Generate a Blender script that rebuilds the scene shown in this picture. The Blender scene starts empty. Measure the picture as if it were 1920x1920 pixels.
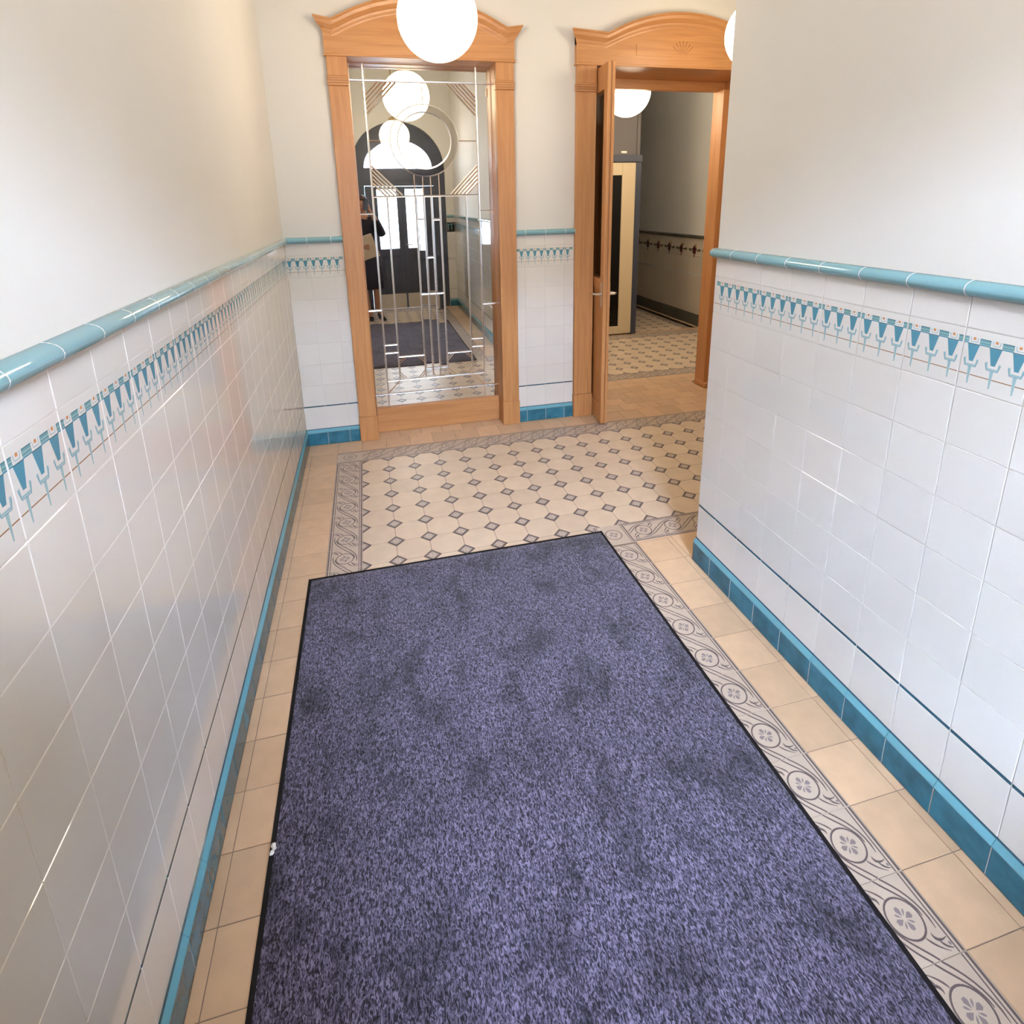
import bpy, math, random
from mathutils import Vector, Matrix
random.seed(7)
S = bpy.context.scene
COL = S.collection
PI = math.pi

# ------------------------------------------------------------------ camera
CAM = dict(x=0.5158, y=-3.9414, z=1.6562, yaw=0.23891, pitch=-0.25628, roll=-0.02141, f=1056.213, px=952.157, py=653.171)
def make_camera():
    c = CAM
    cy, sy, cp, sp = math.cos(c['yaw']), math.sin(c['yaw']), math.cos(c['pitch']), math.sin(c['pitch'])
    fwd = Vector((sy*cp, cy*cp, sp)); right = Vector((cy, -sy, 0)); up = right.cross(fwd)
    cr, sr = math.cos(c['roll']), math.sin(c['roll'])
    r = right*cr + up*sr; u = -right*sr + up*cr
    cam = bpy.data.cameras.new('camera'); o = bpy.data.objects.new('camera', cam); COL.objects.link(o)
    m = Matrix(((r.x, u.x, -fwd.x, c['x']), (r.y, u.y, -fwd.y, c['y']), (r.z, u.z, -fwd.z, c['z']), (0, 0, 0, 1)))
    o.matrix_world = m
    cam.sensor_fit = 'HORIZONTAL'; cam.sensor_width = 36
    cam.lens = c['f']/1920*36
    cam.shift_x = (960-c['px'])/1920; cam.shift_y = (c['py']-960)/1920
    cam.clip_start = 0.12; cam.clip_end = 200
    S.camera = o
make_camera()

# ------------------------------------------------------------------ light
SKY, SUN, GLOBE, EXPOSURE = 142.0, 50.0, 13.6, 0.22
W = bpy.data.worlds.new('world'); S.world = W; W.use_nodes = True
bg = W.node_tree.nodes['Background']; bg.inputs[0].default_value = (0.66, 0.80, 1.0, 1); bg.inputs[1].default_value = SKY
sun = bpy.data.lights.new('sun', 'SUN'); sun.energy = SUN; sun.angle = 0.01; sun.color = (.92, .95, 1)
so = bpy.data.objects.new('sun', sun); COL.objects.link(so)
so.rotation_euler = Vector((-0.35, -1.0, -0.75)).to_track_quat('-Z', 'Y').to_euler()   # shines onto the far side of the street, away from the door
S.view_settings.view_transform = 'Standard'; S.view_settings.look = 'None'
S.view_settings.gamma = 1; S.view_settings.use_curve_mapping = False
S.view_settings.exposure = EXPOSURE

# ------------------------------------------------------------------ materials
def lin(r, g, b):
    f = lambda c: (c/255/12.92) if c/255 <= .04045 else ((c/255+.055)/1.055)**2.4
    return (f(r), f(g), f(b))
def mat(name, col, rough=.5, metal=0., var=0., noise=None, bump=0., bscale=40., coat=0., spec=.5, emis=None, estr=0.):
    m = bpy.data.materials.new(name); m.use_nodes = True
    nt = m.node_tree; N = nt.nodes; L = nt.links; b = N['Principled BSDF']
    b.inputs['Base Color'].default_value = (*col, 1); b.inputs['Roughness'].default_value = rough
    b.inputs['Metallic'].default_value = metal; b.inputs['Specular IOR Level'].default_value = spec
    if coat: b.inputs['Coat Weight'].default_value = coat; b.inputs['Coat Roughness'].default_value = .03
    if emis: b.inputs['Emission Color'].default_value = (*emis, 1); b.inputs['Emission Strength'].default_value = estr
    src = None
    if var or noise:
        val = None
        if var:
            oi = N.new('ShaderNodeObjectInfo'); mr = N.new('ShaderNodeMapRange')
            mr.inputs[3].default_value = 1-var; mr.inputs[4].default_value = 1+var
            L.new(oi.outputs['Random'], mr.inputs[0]); val = mr.outputs[0]
        if noise:
            sc, amt = noise
            tc = N.new('ShaderNodeNewGeometry'); nz = N.new('ShaderNodeTexNoise'); nz.inputs['Scale'].default_value = sc; nz.inputs['Detail'].default_value = 4
            L.new(tc.outputs['Position'], nz.inputs['Vector'])
            mr2 = N.new('ShaderNodeMapRange'); mr2.inputs[1].default_value = .3; mr2.inputs[2].default_value = .7
            mr2.inputs[3].default_value = 1-amt; mr2.inputs[4].default_value = 1+amt
            L.new(nz.outputs[0], mr2.inputs[0])
            if val:
                mm = N.new('ShaderNodeMath'); mm.operation = 'MULTIPLY'; L.new(val, mm.inputs[0]); L.new(mr2.outputs[0], mm.inputs[1]); val = mm.outputs[0]
            else: val = mr2.outputs[0]
        vm = N.new('ShaderNodeVectorMath'); vm.operation = 'SCALE'; vm.inputs[0].default_value = col
        L.new(val, vm.inputs['Scale']); L.new(vm.outputs[0], b.inputs['Base Color'])
    if bump:
        tc = N.new('ShaderNodeNewGeometry'); nz = N.new('ShaderNodeTexNoise'); nz.inputs['Scale'].default_value = bscale; nz.inputs['Detail'].default_value = 2
        L.new(tc.outputs['Position'], nz.inputs['Vector'])
        bp = N.new('ShaderNodeBump'); bp.inputs['Strength'].default_value = bump; bp.inputs['Distance'].default_value = .002
        L.new(nz.outputs[0], bp.inputs['Height']); L.new(bp.outputs[0], b.inputs['Normal'])
        if coat: L.new(bp.outputs[0], b.inputs['Coat Normal'])
    return m

def wood_mat(name, c1, c2, axis='Z', rough=.38):
    m = bpy.data.materials.new(name); m.use_nodes = True
    nt = m.node_tree; N = nt.nodes; L = nt.links; b = N['Principled BSDF']; b.inputs['Roughness'].default_value = rough
    g = N.new('ShaderNodeNewGeometry'); mp = N.new('ShaderNodeMapping')
    s = [38, 38, 38]; s['XYZ'.index(axis)] = 2.2
    mp.inputs['Scale'].default_value = s
    L.new(g.outputs['Position'], mp.inputs[0])
    nz = N.new('ShaderNodeTexNoise'); nz.inputs['Scale'].default_value = 1; nz.inputs['Detail'].default_value = 6; nz.inputs['Distortion'].default_value = .8
    L.new(mp.outputs[0], nz.inputs['Vector'])
    r = N.new('ShaderNodeValToRGB'); r.color_ramp.elements[0].position = .32; r.color_ramp.elements[1].position = .68
    r.color_ramp.elements[0].color = (*c2, 1); r.color_ramp.elements[1].color = (*c1, 1)
    L.new(nz.outputs[0], r.inputs[0]); L.new(r.outputs[0], b.inputs['Base Color'])
    bp = N.new('ShaderNodeBump'); bp.inputs['Strength'].default_value = .12; bp.inputs['Distance'].default_value = .001
    L.new(nz.outputs[0], bp.inputs['Height']); L.new(bp.outputs[0], b.inputs['Normal'])
    return m

def glass_mat(name, tint=(1, 1, 1), refl=.5):
    # thin pane: clear straight-through transmission with a fresnel reflection
    m = bpy.data.materials.new(name); m.use_nodes = True
    nt = m.node_tree; N = nt.nodes; L = nt.links; N.remove(N['Principled BSDF'])
    t = N.new('ShaderNodeBsdfTransparent'); t.inputs[0].default_value = (*tint, 1)
    g = N.new('ShaderNodeBsdfGlossy'); g.inputs['Roughness'].default_value = .02
    f = N.new('ShaderNodeFresnel'); f.inputs[0].default_value = 1.45
    mx = N.new('ShaderNodeMixShader'); L.new(f.outputs[0], mx.inputs[0]); L.new(t.outputs[0], mx.inputs[1]); L.new(g.outputs[0], mx.inputs[2])
    L.new(mx.outputs[0], N['Material Output'].inputs[0])
    return m

OAK1, OAK2 = (0.59, 0.29, 0.115), (0.475, 0.215, 0.078)
M = dict(
    paint=mat('wall_paint', (.785, .775, .75), .75, noise=(1.3, .03), bump=.15, bscale=60),
    grout=mat('grout', (.82, .805, .775), .7),
    tile=mat('white_glaze', (.83, .815, .79), .05, var=.02, coat=.7),
    friez=mat('frieze_glaze', (.82, .805, .78), .05, var=.02, coat=.7),
    teal=mat('teal_glaze', (.205, .43, .50), .05, var=.03, coat=.8),
    dteal=mat('dark_teal_glaze', (.028, .170, .255), .2, var=.12, noise=(14, .25), coat=.25),
    capteal=mat('cap_glaze_lit', (.15, .42, .54), .12, var=.05, coat=.6),  # base teal made paler: light caught by the tilted cap painted in
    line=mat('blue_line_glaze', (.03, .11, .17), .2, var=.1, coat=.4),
    f_cup=mat('frieze_cup', (.09, .30, .42), .15, coat=.5),
    f_blk=mat('frieze_block', (.16, .36, .40), .15, coat=.5),
    f_pale=mat('frieze_pale', (.36, .55, .60), .15, coat=.5),
    f_dark=mat('frieze_dark', (.05, .17, .23), .15, coat=.5),
    f_or=mat('frieze_orange', (.62, .27, .10), .15, coat=.5),
    f_brown=mat('frieze_brown', (.36, .19, .09), .15, coat=.5),
    buff=mat('buff_stone_tile', (.63, .435, .285), .42, var=.09, noise=(16, .06)),
    octo=mat('cream_stone_tile', (.67, .54, .415), .36, var=.05, noise=(12, .05)),
    motif_bg=mat('border_ground', (.53, .435, .36), .38, var=.03, noise=(20, .04)),
    motif_dk=mat('border_dark', (.115, .085, .09), .4),
    motif_lt=mat('dot_ground', (.40, .335, .30), .4),
    motif_md=mat('border_grey', (.24, .20, .21), .4),
    bed=mat('mortar_bed', (.24, .185, .15), .9),
    oak=wood_mat('oak_upright', OAK1, OAK2, 'Z'), oakx=wood_mat('oak_level', OAK1, OAK2, 'X'),
    oakd=wood_mat('oak_groove', (.33, .14, .05), (.26, .105, .035), 'X'),
    mirror=mat('mirror_silver', (.80, .775, .71), .012, metal=1),
    mirror_t=mat('mirror_tinted', (.60, .56, .50), .02, metal=1),
    bevel=mat('cut_glass', (.96, .96, .97), .22, metal=1),
    opal=mat('opal_globe', (.9, .85, .75), .2, emis=(1, .83, .60), estr=GLOBE),
    brass=mat('brass', (.55, .40, .18), .3, metal=1),
    steel=mat('brushed_steel', (.66, .64, .61), .32, metal=1),
    chrome=mat('chrome', (.75, .75, .76), .15, metal=1),
    doorp=mat('door_paint', (.070, .082, .120), .4, noise=(6, .15)),
    plate=mat('kick_plate', (.72, .66, .56), .38, metal=.75),
    pane=glass_mat('window_glass'),
    paned=glass_mat('dark_glass', (.10, .09, .08)),
    rubber=mat('rubber', (.010, .009, .011), .85, spec=.2),
    gunmetal=mat('blue_grey_steel', (.045, .052, .085), .4),
    panelg=mat('grey_steel', (.11, .095, .095), .45),
    cream=mat('cream_lacquer', (.62, .50, .33), .4),
    dark=mat('dark_lining', (.03, .025, .022), .8),
    red=mat('red_lamp', (.8, .05, .03), .4, emis=(1, .06, .04), estr=2.5),
    white=mat('white_print', (.8, .78, .74), .5),
    lob_tile=mat('ivory_glaze', (.66, .58, .48), .3, var=.03, coat=.2),
    lob_rail=mat('olive_glaze', (.10, .095, .075), .3),
    lob_red=mat('oxblood_glaze', (.07, .012, .012), .25),
    lob_grn=mat('moss_glaze', (.12, .12, .06), .25),
    lob_orn=mat('ochre_glaze', (.45, .33, .18), .25),
    skin=mat('skin', (.45, .22, .13), .5), hair=mat('hair', (.045, .014, .010), .5),
    navy=mat('navy_cloth', (.012, .012, .026), .8, noise=(60, .2)), skirt=mat('dark_skirt', (.018, .016, .034), .8, noise=(40, .2)),
    shoe=mat('black_leather', (.008, .008, .009), .3), folder=mat('buff_folder', (.62, .50, .37), .7),
    paper=mat('white_paper', (.8, .8, .82), .7), phone=mat('phone_black', (.01, .01, .012), .2), lens=mat('phone_lens', (.02, .02, .03), .05),
    lip=mat('lips', (.32, .08, .07), .5), eye=mat('eye_dark', (.02, .015, .012), .3),
    pave=mat('pavement', (.32, .32, .33), .8, noise=(3, .1)), road=mat('asphalt', (.12, .12, .125), .85, noise=(5, .15)),
    facade=mat('pale_render', (.55, .60, .66), .8, noise=(1, .05)), fwin=mat('far_window', (.10, .14, .18), .15), ftrim=mat('stone_trim', (.68, .68, .68), .8),
)

def rug_mat():
    m = bpy.data.materials.new('carpet_pile'); m.use_nodes = True
    nt = m.node_tree; N = nt.nodes; L = nt.links; b = N['Principled BSDF']; b.inputs['Roughness'].default_value = .95; b.inputs['Specular IOR Level'].default_value = .15
    b.inputs['Sheen Weight'].default_value = .25
    g = N.new('ShaderNodeNewGeometry')
    mp = N.new('ShaderNodeMapping'); mp.inputs['Scale'].default_value = (200, 82, 100); L.new(g.outputs['Position'], mp.inputs[0])
    n1 = N.new('ShaderNodeTexNoise'); n1.inputs['Scale'].default_value = 1; n1.inputs['Detail'].default_value = 2; n1.inputs['Distortion'].default_value = 1.2; L.new(mp.outputs[0], n1.inputs['Vector'])
    r = N.new('ShaderNodeValToRGB'); e = r.color_ramp.elements
    e[0].position = .39; e[0].color = (.012, .011, .020, 1); e[1].position = .66; e[1].color = (.205, .178, .285, 1)
    mid = e.new(.5); mid.color = (.066, .059, .106, 1)
    L.new(n1.outputs[0], r.inputs[0])
    # worn / damp blotches with their own outlines
    mp2 = N.new('ShaderNodeMapping'); mp2.inputs['Scale'].default_value = (8, 5, 1); mp2.inputs['Location'].default_value = (3.1, 1.7, 0); L.new(g.outputs['Position'], mp2.inputs[0])
    n2 = N.new('ShaderNodeTexNoise'); n2.inputs['Scale'].default_value = 1; n2.inputs['Detail'].default_value = 5; n2.inputs['Roughness'].default_value = .6; L.new(mp2.outputs[0], n2.inputs['Vector'])
    mr = N.new('ShaderNodeMapRange'); mr.inputs[1].default_value = .33; mr.inputs[2].default_value = .52; mr.inputs[3].default_value = .42; mr.inputs[4].default_value = 1.08
    L.new(n2.outputs[0], mr.inputs[0])
    vm = N.new('ShaderNodeVectorMath'); vm.operation = 'SCALE'; L.new(r.outputs[0], vm.inputs[0]); L.new(mr.outputs[0], vm.inputs['Scale']); L.new(vm.outputs[0], b.inputs['Base Color'])
    bp = N.new('ShaderNodeBump'); bp.inputs['Strength'].default_value = .9; bp.inputs['Distance'].default_value = .004
    L.new(n1.outputs[0], bp.inputs['Height']); L.new(bp.outputs[0], b.inputs['Normal'])
    return m
M['pile'] = rug_mat()

# ------------------------------------------------------------------ mesh helpers
class MB:
    def __init__(s): s.v = []; s.f = []; s.m = []; s.slots = []
    def slot(s, k):
        if k not in s.slots: s.slots.append(k)
        return s.slots.index(k)
    def add(s, vs, fs, k):
        o = len(s.v); i = s.slot(k); s.v += [tuple(v) for v in vs]
        for f in fs: s.f.append([o+q for q in f]); s.m.append(i)
        return s
    def box(s, x0, x1, y0, y1, z0, z1, k):
        vs = [(x, y, z) for z in (z0, z1) for y in (y0, y1) for x in (x0, x1)]
        return s.add(vs, [(0, 2, 3, 1), (4, 5, 7, 6), (0, 1, 5, 4), (2, 6, 7, 3), (0, 4, 6, 2), (1, 3, 7, 5)], k)
    def bbox(s, x0, x1, y0, y1, z0, z1, k, c=.003):
        """box with chamfered edges"""
        rings = []
        for z, i in ((z0, c), (z0+c, 0), (z1-c, 0), (z1, c)):
            rings.append([(x0+c+0*i if False else x0+i, y0+c, z), (x0+c, y0+i, z), (x1-c, y0+i, z), (x1-i, y0+c, z), (x1-i, y1-c, z), (x1-c, y1-i, z), (x0+c, y1-i, z), (x0+i, y1-c, z)])
        return s.loft(rings, k, True)
    def loft(s, rings, k, cap=False, closed=True):
        n = len(rings[0]); vs = [p for r in rings for p in r]; fs = []
        for a in range(len(rings)-1):
            for i in range(n if closed else n-1):
                j = (i+1) % n; fs.append((a*n+i, a*n+j, (a+1)*n+j, (a+1)*n+i))
        if cap: fs.append(tuple(range(n-1, -1, -1))); fs.append(tuple((len(rings)-1)*n+i for i in range(n)))
        return s.add(vs, fs, k)
    def prism(s, poly, h0, h1, k, ax='z', c=0.):
        """poly in 2D, extruded h0->h1, upper rim chamfered by c.  ax z: (x,y,h); ax y: (x,h,z) front is h1"""
        P = (lambda p, h: (p[0], p[1], h)) if ax == 'z' else ((lambda p, h: (p[0], h, p[1])) if ax == 'y' else (lambda p, h: (h, p[0], p[1])))
        cx = sum(p[0] for p in poly)/len(poly); cy = sum(p[1] for p in poly)/len(poly)
        sg = 1 if h1 > h0 else -1
        rings = [[P(p, h0) for p in poly]]
        if c:
            rings.append([P(p, h1-sg*c) for p in poly])
            ins = []
            for p in poly:
                d = math.hypot(p[0]-cx, p[1]-cy) or 1; t = max(0, 1-1.35*c/d); ins.append((cx+(p[0]-cx)*t, cy+(p[1]-cy)*t))
            rings.append([P(p, h1) for p in ins])
        else: rings.append([P(p, h1) for p in poly])
        return s.loft(rings, k, True)
    def tube(s, pts, r, k, n=8, cap=True):
        rings = []; pts = [Vector(p) for p in pts]
        for i, p in enumerate(pts):
            d = (pts[min(i+1, len(pts)-1)]-pts[max(i-1, 0)]).normalized()
            a = d.orthogonal().normalized() if i == 0 else (pa - d*pa.dot(d)).normalized()
            pa = a; b = d.cross(a); rr = r[i] if isinstance(r, (list, tuple)) else r
            rings.append([p+(a*math.cos(2*PI*j/n)+b*math.sin(2*PI*j/n))*rr for j in range(n)])
        return s.loft(rings, k, cap)
    def lathe(s, prof, k, n=32, ctr=(0, 0, 0), a0=0, a1=2*PI):
        full = abs(a1-a0-2*PI) < 1e-6; cnt = n if full else n+1
        rings = [[(ctr[0]+r*math.cos(a0+(a1-a0)*i/n), ctr[1]+r*math.sin(a0+(a1-a0)*i/n), ctr[2]+z) for i in range(cnt)] for r, z in prof]
        return s.loft(rings, k, False, full)
    def stroke(s, pts, w, h, k, closed=False, ax='z'):
        """flat ribbon along 2D pts at height h (printed inlay)"""
        n = len(pts); L, R = [], []
        for i, p in enumerate(pts):
            a = pts[(i-1) % n] if closed or i else pts[i]; b = pts[(i+1) % n] if closed or i < n-1 else pts[i]
            dx, dy = b[0]-a[0], b[1]-a[1]; d = math.hypot(dx, dy) or 1; ww = (w[i] if isinstance(w, (list, tuple)) else w)/2
            L.append((p[0]-dy/d*ww, p[1]+dx/d*ww)); R.append((p[0]+dy/d*ww, p[1]-dx/d*ww))
        P = (lambda p: (p[0], p[1], h)) if ax == 'z' else (lambda p: (p[0], h, p[1]))
        vs = [P(p) for p in L]+[P(p) for p in R]; fs = []
        for i in range(n if closed else n-1):
            j = (i+1) % n; fs.append((n+i, n+j, j, i))
        return s.add(vs, fs, k)
    def flat(s, poly, h, k, ax='z'):
        P = (lambda p: (p[0], p[1], h)) if ax == 'z' else (lambda p: (p[0], h, p[1]))
        return s.add([P(p) for p in poly], [tuple(range(len(poly)))], k)
    def mesh(s, name, smooth=False, fix=True):
        me = bpy.data.meshes.new(name); me.from_pydata([tuple(v) for v in s.v], [], s.f)
        for k in s.slots: me.materials.append(M[k])
        me.polygons.foreach_set('material_index', s.m)
        if smooth: me.polygons.foreach_set('use_smooth', [True]*len(me.polygons))
        me.validate(); me.update()
        if fix:
            import bmesh
            bm = bmesh.new(); bm.from_mesh(me); bmesh.ops.recalc_face_normals(bm, faces=bm.faces); bm.to_mesh(me); bm.free()
        return me
def ob(name, data, parent=None, loc=(0, 0, 0), rot=(0, 0, 0)):
    if isinstance(data, MB): data = data.mesh(name)
    o = bpy.data.objects.new(name, data); COL.objects.link(o); o.location = loc; o.rotation_euler = rot
    if parent: o.parent = parent
    return o
def tag(o, label=None, cat=None, group=None, kind=None):
    for k, v in (('label', label), ('category', cat), ('group', group), ('kind', kind)):
        if v: o[k] = v
    return o
def arc(cx, cy, r, a0, a1, n=10): return [(cx+r*math.cos(a0+(a1-a0)*i/n), cy+r*math.sin(a0+(a1-a0)*i/n)) for i in range(n+1)]
def bez(a, b, c, d, n=8):
    o = []
    for i in range(n+1):
        t = i/n; u = 1-t
        o.append(tuple(u**3*a[q]+3*u*u*t*b[q]+3*u*t*t*c[q]+t**3*d[q] for q in (0, 1)))
    return o

# ------------------------------------------------------------------ setting: shell
WX, YC, CEIL, YF = 1.9025, -1.892, 3.75, -4.9      # right wall plane, its corner, ceiling, entrance wall
G = .0025                                          # tiles stand this much proud of the grout
def wall(name, mb, label): return tag(ob(name, mb), label, kind='structure')
mb = MB(); mb.box(-.25, -G, YF-.4, .5, -.2, CEIL, 'paint'); wall_left = wall('wall_left', mb, 'long left wall with white tiled wainscot below off-white paint')
F1 = (.369, 1.549); F2 = (1.99, 3.55)
mb = MB()
mb.box(-G, F1[0]+.01, G, .5, -.2, CEIL, 'paint'); mb.box(F1[1]-.01, F2[0]+.02, G, .5, -.2, CEIL, 'paint'); mb.box(F2[1]-.02, 5.2, G, .5, -.2, CEIL, 'paint')
mb.box(F1[0]+.01, F1[1]-.01, G, .5, 2.56, CEIL, 'paint'); mb.box(F2[0]+.02, F2[1]-.02, G, .5, 2.56, CEIL, 'paint')
mb.box(F1[0]+.01, F1[1]-.01, .16, .5, -.2, 2.56, 'paint')
wall_back = wall('wall_back', mb, 'back wall with two oak door frames and a tiled wainscot')
mb = MB(); mb.box(WX+G, 5.2, YF-.4, YC-G, -.2, CEIL, 'paint'); wall_right = wall('wall_right', mb, 'right wall ending in a sharp corner, white tiled below')
mb = MB(); mb.box(5.2, 5.4, YC-.3, .5, -.2, CEIL, 'paint'); wall('wall_passage', mb, 'painted end wall of the side passage')
# entrance wall with an arched opening (centre EX, half width ER, springing ES)
EX, ER, ES = 1.087, .69, 2.14
mb = MB(); mb.box(-G, EX-ER, YF-.4, YF, -.2, CEIL, 'paint'); mb.box(EX+ER, WX+G, YF-.4, YF, -.2, CEIL, 'paint')
A = arc(EX, ES, ER, PI, 0, 24)
for i in range(24):
    a, b = A[i], A[i+1]; mb.prism([(a[0], a[1]), (b[0], b[1]), (b[0], CEIL), (a[0], CEIL)], YF-.4, YF, 'paint', 'y')
wall_front = wall('wall_front', mb, 'entrance wall with an arched doorway')
mb = MB(); mb.box(-.25, 5.4, YF-.4, 6.2, CEIL, CEIL+.15, 'paint'); wall('ceiling', mb, 'plain white ceiling')
mb = MB(); mb.box(-.25, 5.4, YF-.4, .5, -.2, -.0015, 'bed'); floor = wall('floor', mb, 'floor of cream octagon tiles, scroll border and buff edge tiles')
mb = MB(); mb.box(1.7, 5.4, .5, 6.2, -.2, -.0015, 'bed'); floor_lobby = wall('floor_lobby', mb, 'patterned tile floor of the dim lobby behind the open door')
LX = 4.68
mb = MB(); mb.box(LX+.004, 5.0, .5, 6.2, -.2, CEIL, 'paint'); wall_lobby = wall('wall_lobby', mb, 'dim lobby wall with dark red flowers along its wainscot')
mb = MB(); mb.box(1.7, LX, 6.0, 6.2, -.2, CEIL, 'paint'); wall('wall_lobby_end', mb, 'far end wall of the lobby')
mb = MB(); mb.box(1.7, 1.9, .5, 6.0, -.2, CEIL, 'paint'); wall('wall_lobby_left', mb, 'left wall of the lobby')

# ------------------------------------------------------------------ wainscot tiles
_cache = {}
def tile_mesh(kind, w, h, k):
    key = (kind, round(w, 4), round(h, 4), k)
    if key not in _cache:
        mb = MB(); mb.prism([(0, 0), (w, 0), (w, h), (0, h)], .006, 0, k, 'y', .0011); _cache[key] = mb.mesh(kind)
    return _cache[key]
def frieze_mesh(x0, x1):
    """hanging-cup border: part x0..x1 of a 150 mm tile, 149 mm high"""
    key = ('frieze', round(x0, 3), round(x1, 3))
    if key in _cache: return _cache[key]
    mb = MB(); w = x1-x0
    mb.prism([(0, 0), (w, 0), (w, .1485), (0, .1485)], .006, 0, 'friez', 'y', .0011)
    def inside(a, b): return a >= x0+.0012 and b <= x1-.0012
    def clip(a, b): return max(a, x0+.0015)-x0, min(b, x1-.0015)-x0
    H = -.00025; H2 = -.0005
    for c in (.0247, .0747, .1247):
        if inside(c-.0145, c+.0145):
            q = c-x0
            mb.flat([(q-.0135, .1115), (q+.0135, .1115), (q+.0045, .0715), (q-.0045, .0715)], H, 'f_cup', 'y')
            mb.stroke([(q-.0138, .113), (q+.0138, .113)], .0025, H2, 'f_dark', ax='y')
            mb.stroke([(q-.0150, .078), (q-.0120, .0625), (q+.0120, .0625), (q+.0150, .078)], .0052, H, 'f_pale', ax='y')
            mb.stroke([(q-.0165, .075), (q-.0125, .0592), (q+.0125, .0592), (q+.0165, .075)], .0013, H2, 'f_cup', ax='y')
            mb.flat([(q-.0040, .0590), (q+.0040, .0590), (q+.0015, .016), (q-.0015, .016)], H, 'f_pale', 'y')
            mb.flat([(q-.0030, .1235), (q+.0030, .1235), (q+.0030, .1295), (q-.0030, .1295)], H, 'f_or', 'y')
            mb.stroke([(q-.0085, .129), (q-.0070, .1185), (q+.0070, .1185), (q+.0085, .129)], .0020, H, 'f_pale', ax='y')
    for a, b in ((.0005, .0120), (.0375, .0620), (.0875, .1120), (.1375, .1490)):
        p, q = clip(a, b)
        if q-p > .003:
            mb.flat([(p, .1165), (q, .1165), (q, .1290), (p, .1290)], H, 'f_blk', 'y')
            mb.stroke([(p, .1285), (q, .1285)], .0016, H2, 'f_dark', ax='y'); mb.stroke([(p, .1145), (q, .1145)], .0030, H2, 'f_cup', ax='y')
            mb.stroke([(p+.001, .1225), (q-.001, .1225)], .0018, H2, 'f_pale', ax='y')
    for a, b in ((.0005, .0215), (.0279, .0715), (.0779, .1215), (.1279, .1490)):
        p, q = clip(a, b)
        if q-p > .002: mb.stroke([(p, .0385), (q, .0385)], .0022, H, 'f_brown', ax='y')
    _cache[key] = mb.mesh('frieze_tile', fix=False); return _cache[key]
def rail_mesh(w, k='teal', a=.030, b=.0205, cz=1.4325):
    key = ('rail', round(w, 4), k, a)
    if key not in _cache:
        mb = MB(); n = 14
        rings = [[(x, -a*math.cos(t), cz+b*math.sin(t)) for t in [(-.5+i/(n-1))*PI for i in range(n)]] for x in (0, w)]
        mb.loft(rings, k, False, False)
        for r in rings: mb.add(r, [tuple(range(n))], k)
        me = mb.mesh('rail_tile')
        for p in me.polygons: p.use_smooth = len(p.vertices) == 4
        _cache[key] = me
    return _cache[key]
def base_mesh(w):
    key = ('base', round(w, 4))
    if key not in _cache:
        mb = MB(); mb.prism([(0, 0), (w, 0), (w, .089), (0, .089)], .004, -.012, 'dteal', 'y', .0015); _cache[key] = mb.mesh('base_tile')
    return _cache[key]
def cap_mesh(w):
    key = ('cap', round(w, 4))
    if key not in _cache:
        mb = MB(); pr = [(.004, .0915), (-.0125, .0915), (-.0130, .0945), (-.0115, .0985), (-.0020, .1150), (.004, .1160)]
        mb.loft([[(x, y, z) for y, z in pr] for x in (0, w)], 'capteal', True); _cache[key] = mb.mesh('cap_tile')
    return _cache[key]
def wainscot(parent, origin, rot, length, first, jit=True, rows=True):
    """tile a wall from local x=0 to length; first = width of the first (cut) column"""
    e = Matrix.Rotation(rot, 3, 'Z'); O = Vector(origin)
    edges = [0.0]; x = first
    while x < length-.004: edges.append(x); x += .15
    edges.append(length)
    R0 = (0, 0, rot)
    def put(name, me, x, z, wob=0.):
        p = O+e@Vector((x, 0, z)); r = (random.uniform(-wob, wob), 0, rot+random.uniform(-wob, wob))
        return ob(name, me, parent, p, r)
    for a, b in zip(edges, edges[1:]):
        w = b-a-.0011
        if w < .008: continue
        x = a+.00055
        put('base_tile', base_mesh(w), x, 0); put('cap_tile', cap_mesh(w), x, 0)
        put('rail_tile', rail_mesh(w-.0018), x+.0009, 0)
        if not rows: continue
        put('tile', tile_mesh('tile', w, .1625, 'tile'), x, .1180, .0003)
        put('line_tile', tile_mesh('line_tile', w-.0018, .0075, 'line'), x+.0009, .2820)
        for i in range(6): put('tile', tile_mesh('tile', w, .1482, 'tile'), x, .2908+.1497*i, .0003)
        full0 = .15-(b-a) if a == 0 and first < .149 else 0
        put('frieze_tile', frieze_mesh(full0+.0008, full0+(b-a)-.0008), x, 1.1897)
        put('tile', tile_mesh('tile', w, .0725, 'tile'), x, 1.3394, .0003)
    # grout that shows in the joints of the proud pieces
    mb = MB(); mb.box(0, length, -.0108, .004, 0, .0900, 'grout')
    pts = [(-.0298*math.cos(t), 1.4325+.02035*math.sin(t)) for t in [(-.5+i/8)*PI for i in range(9)]]
    mb.loft([[(x, y, z) for y, z in pts] for x in (0, length)], 'grout', True)
    ob('joint_grout', mb, parent, O, R0)
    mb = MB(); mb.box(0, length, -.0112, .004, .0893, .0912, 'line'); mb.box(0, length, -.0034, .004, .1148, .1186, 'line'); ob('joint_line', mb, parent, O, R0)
wainscot(wall_left, (0, YF, 0), PI/2, -YF, (.15-.066 % .15)+(4.9-.066) % .15-(.15-.066) if False else (4.9-.066) % .15)
wainscot(wall_back, (0, 0, 0), 0, F1[0], .143)
wainscot(wall_back, (F1[1], 0, 0), 0, F2[0]-F1[1], 1.617-F1[1])
wainscot(wall_back, (F2[1], 0, 0), 0, 1.2, .12)
wainscot(wall_right, (WX, YC, 0), -PI/2, YC-YF, .129)
wainscot(wall_front, (EX-ER, YF, 0), PI, EX-ER, .10)
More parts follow.
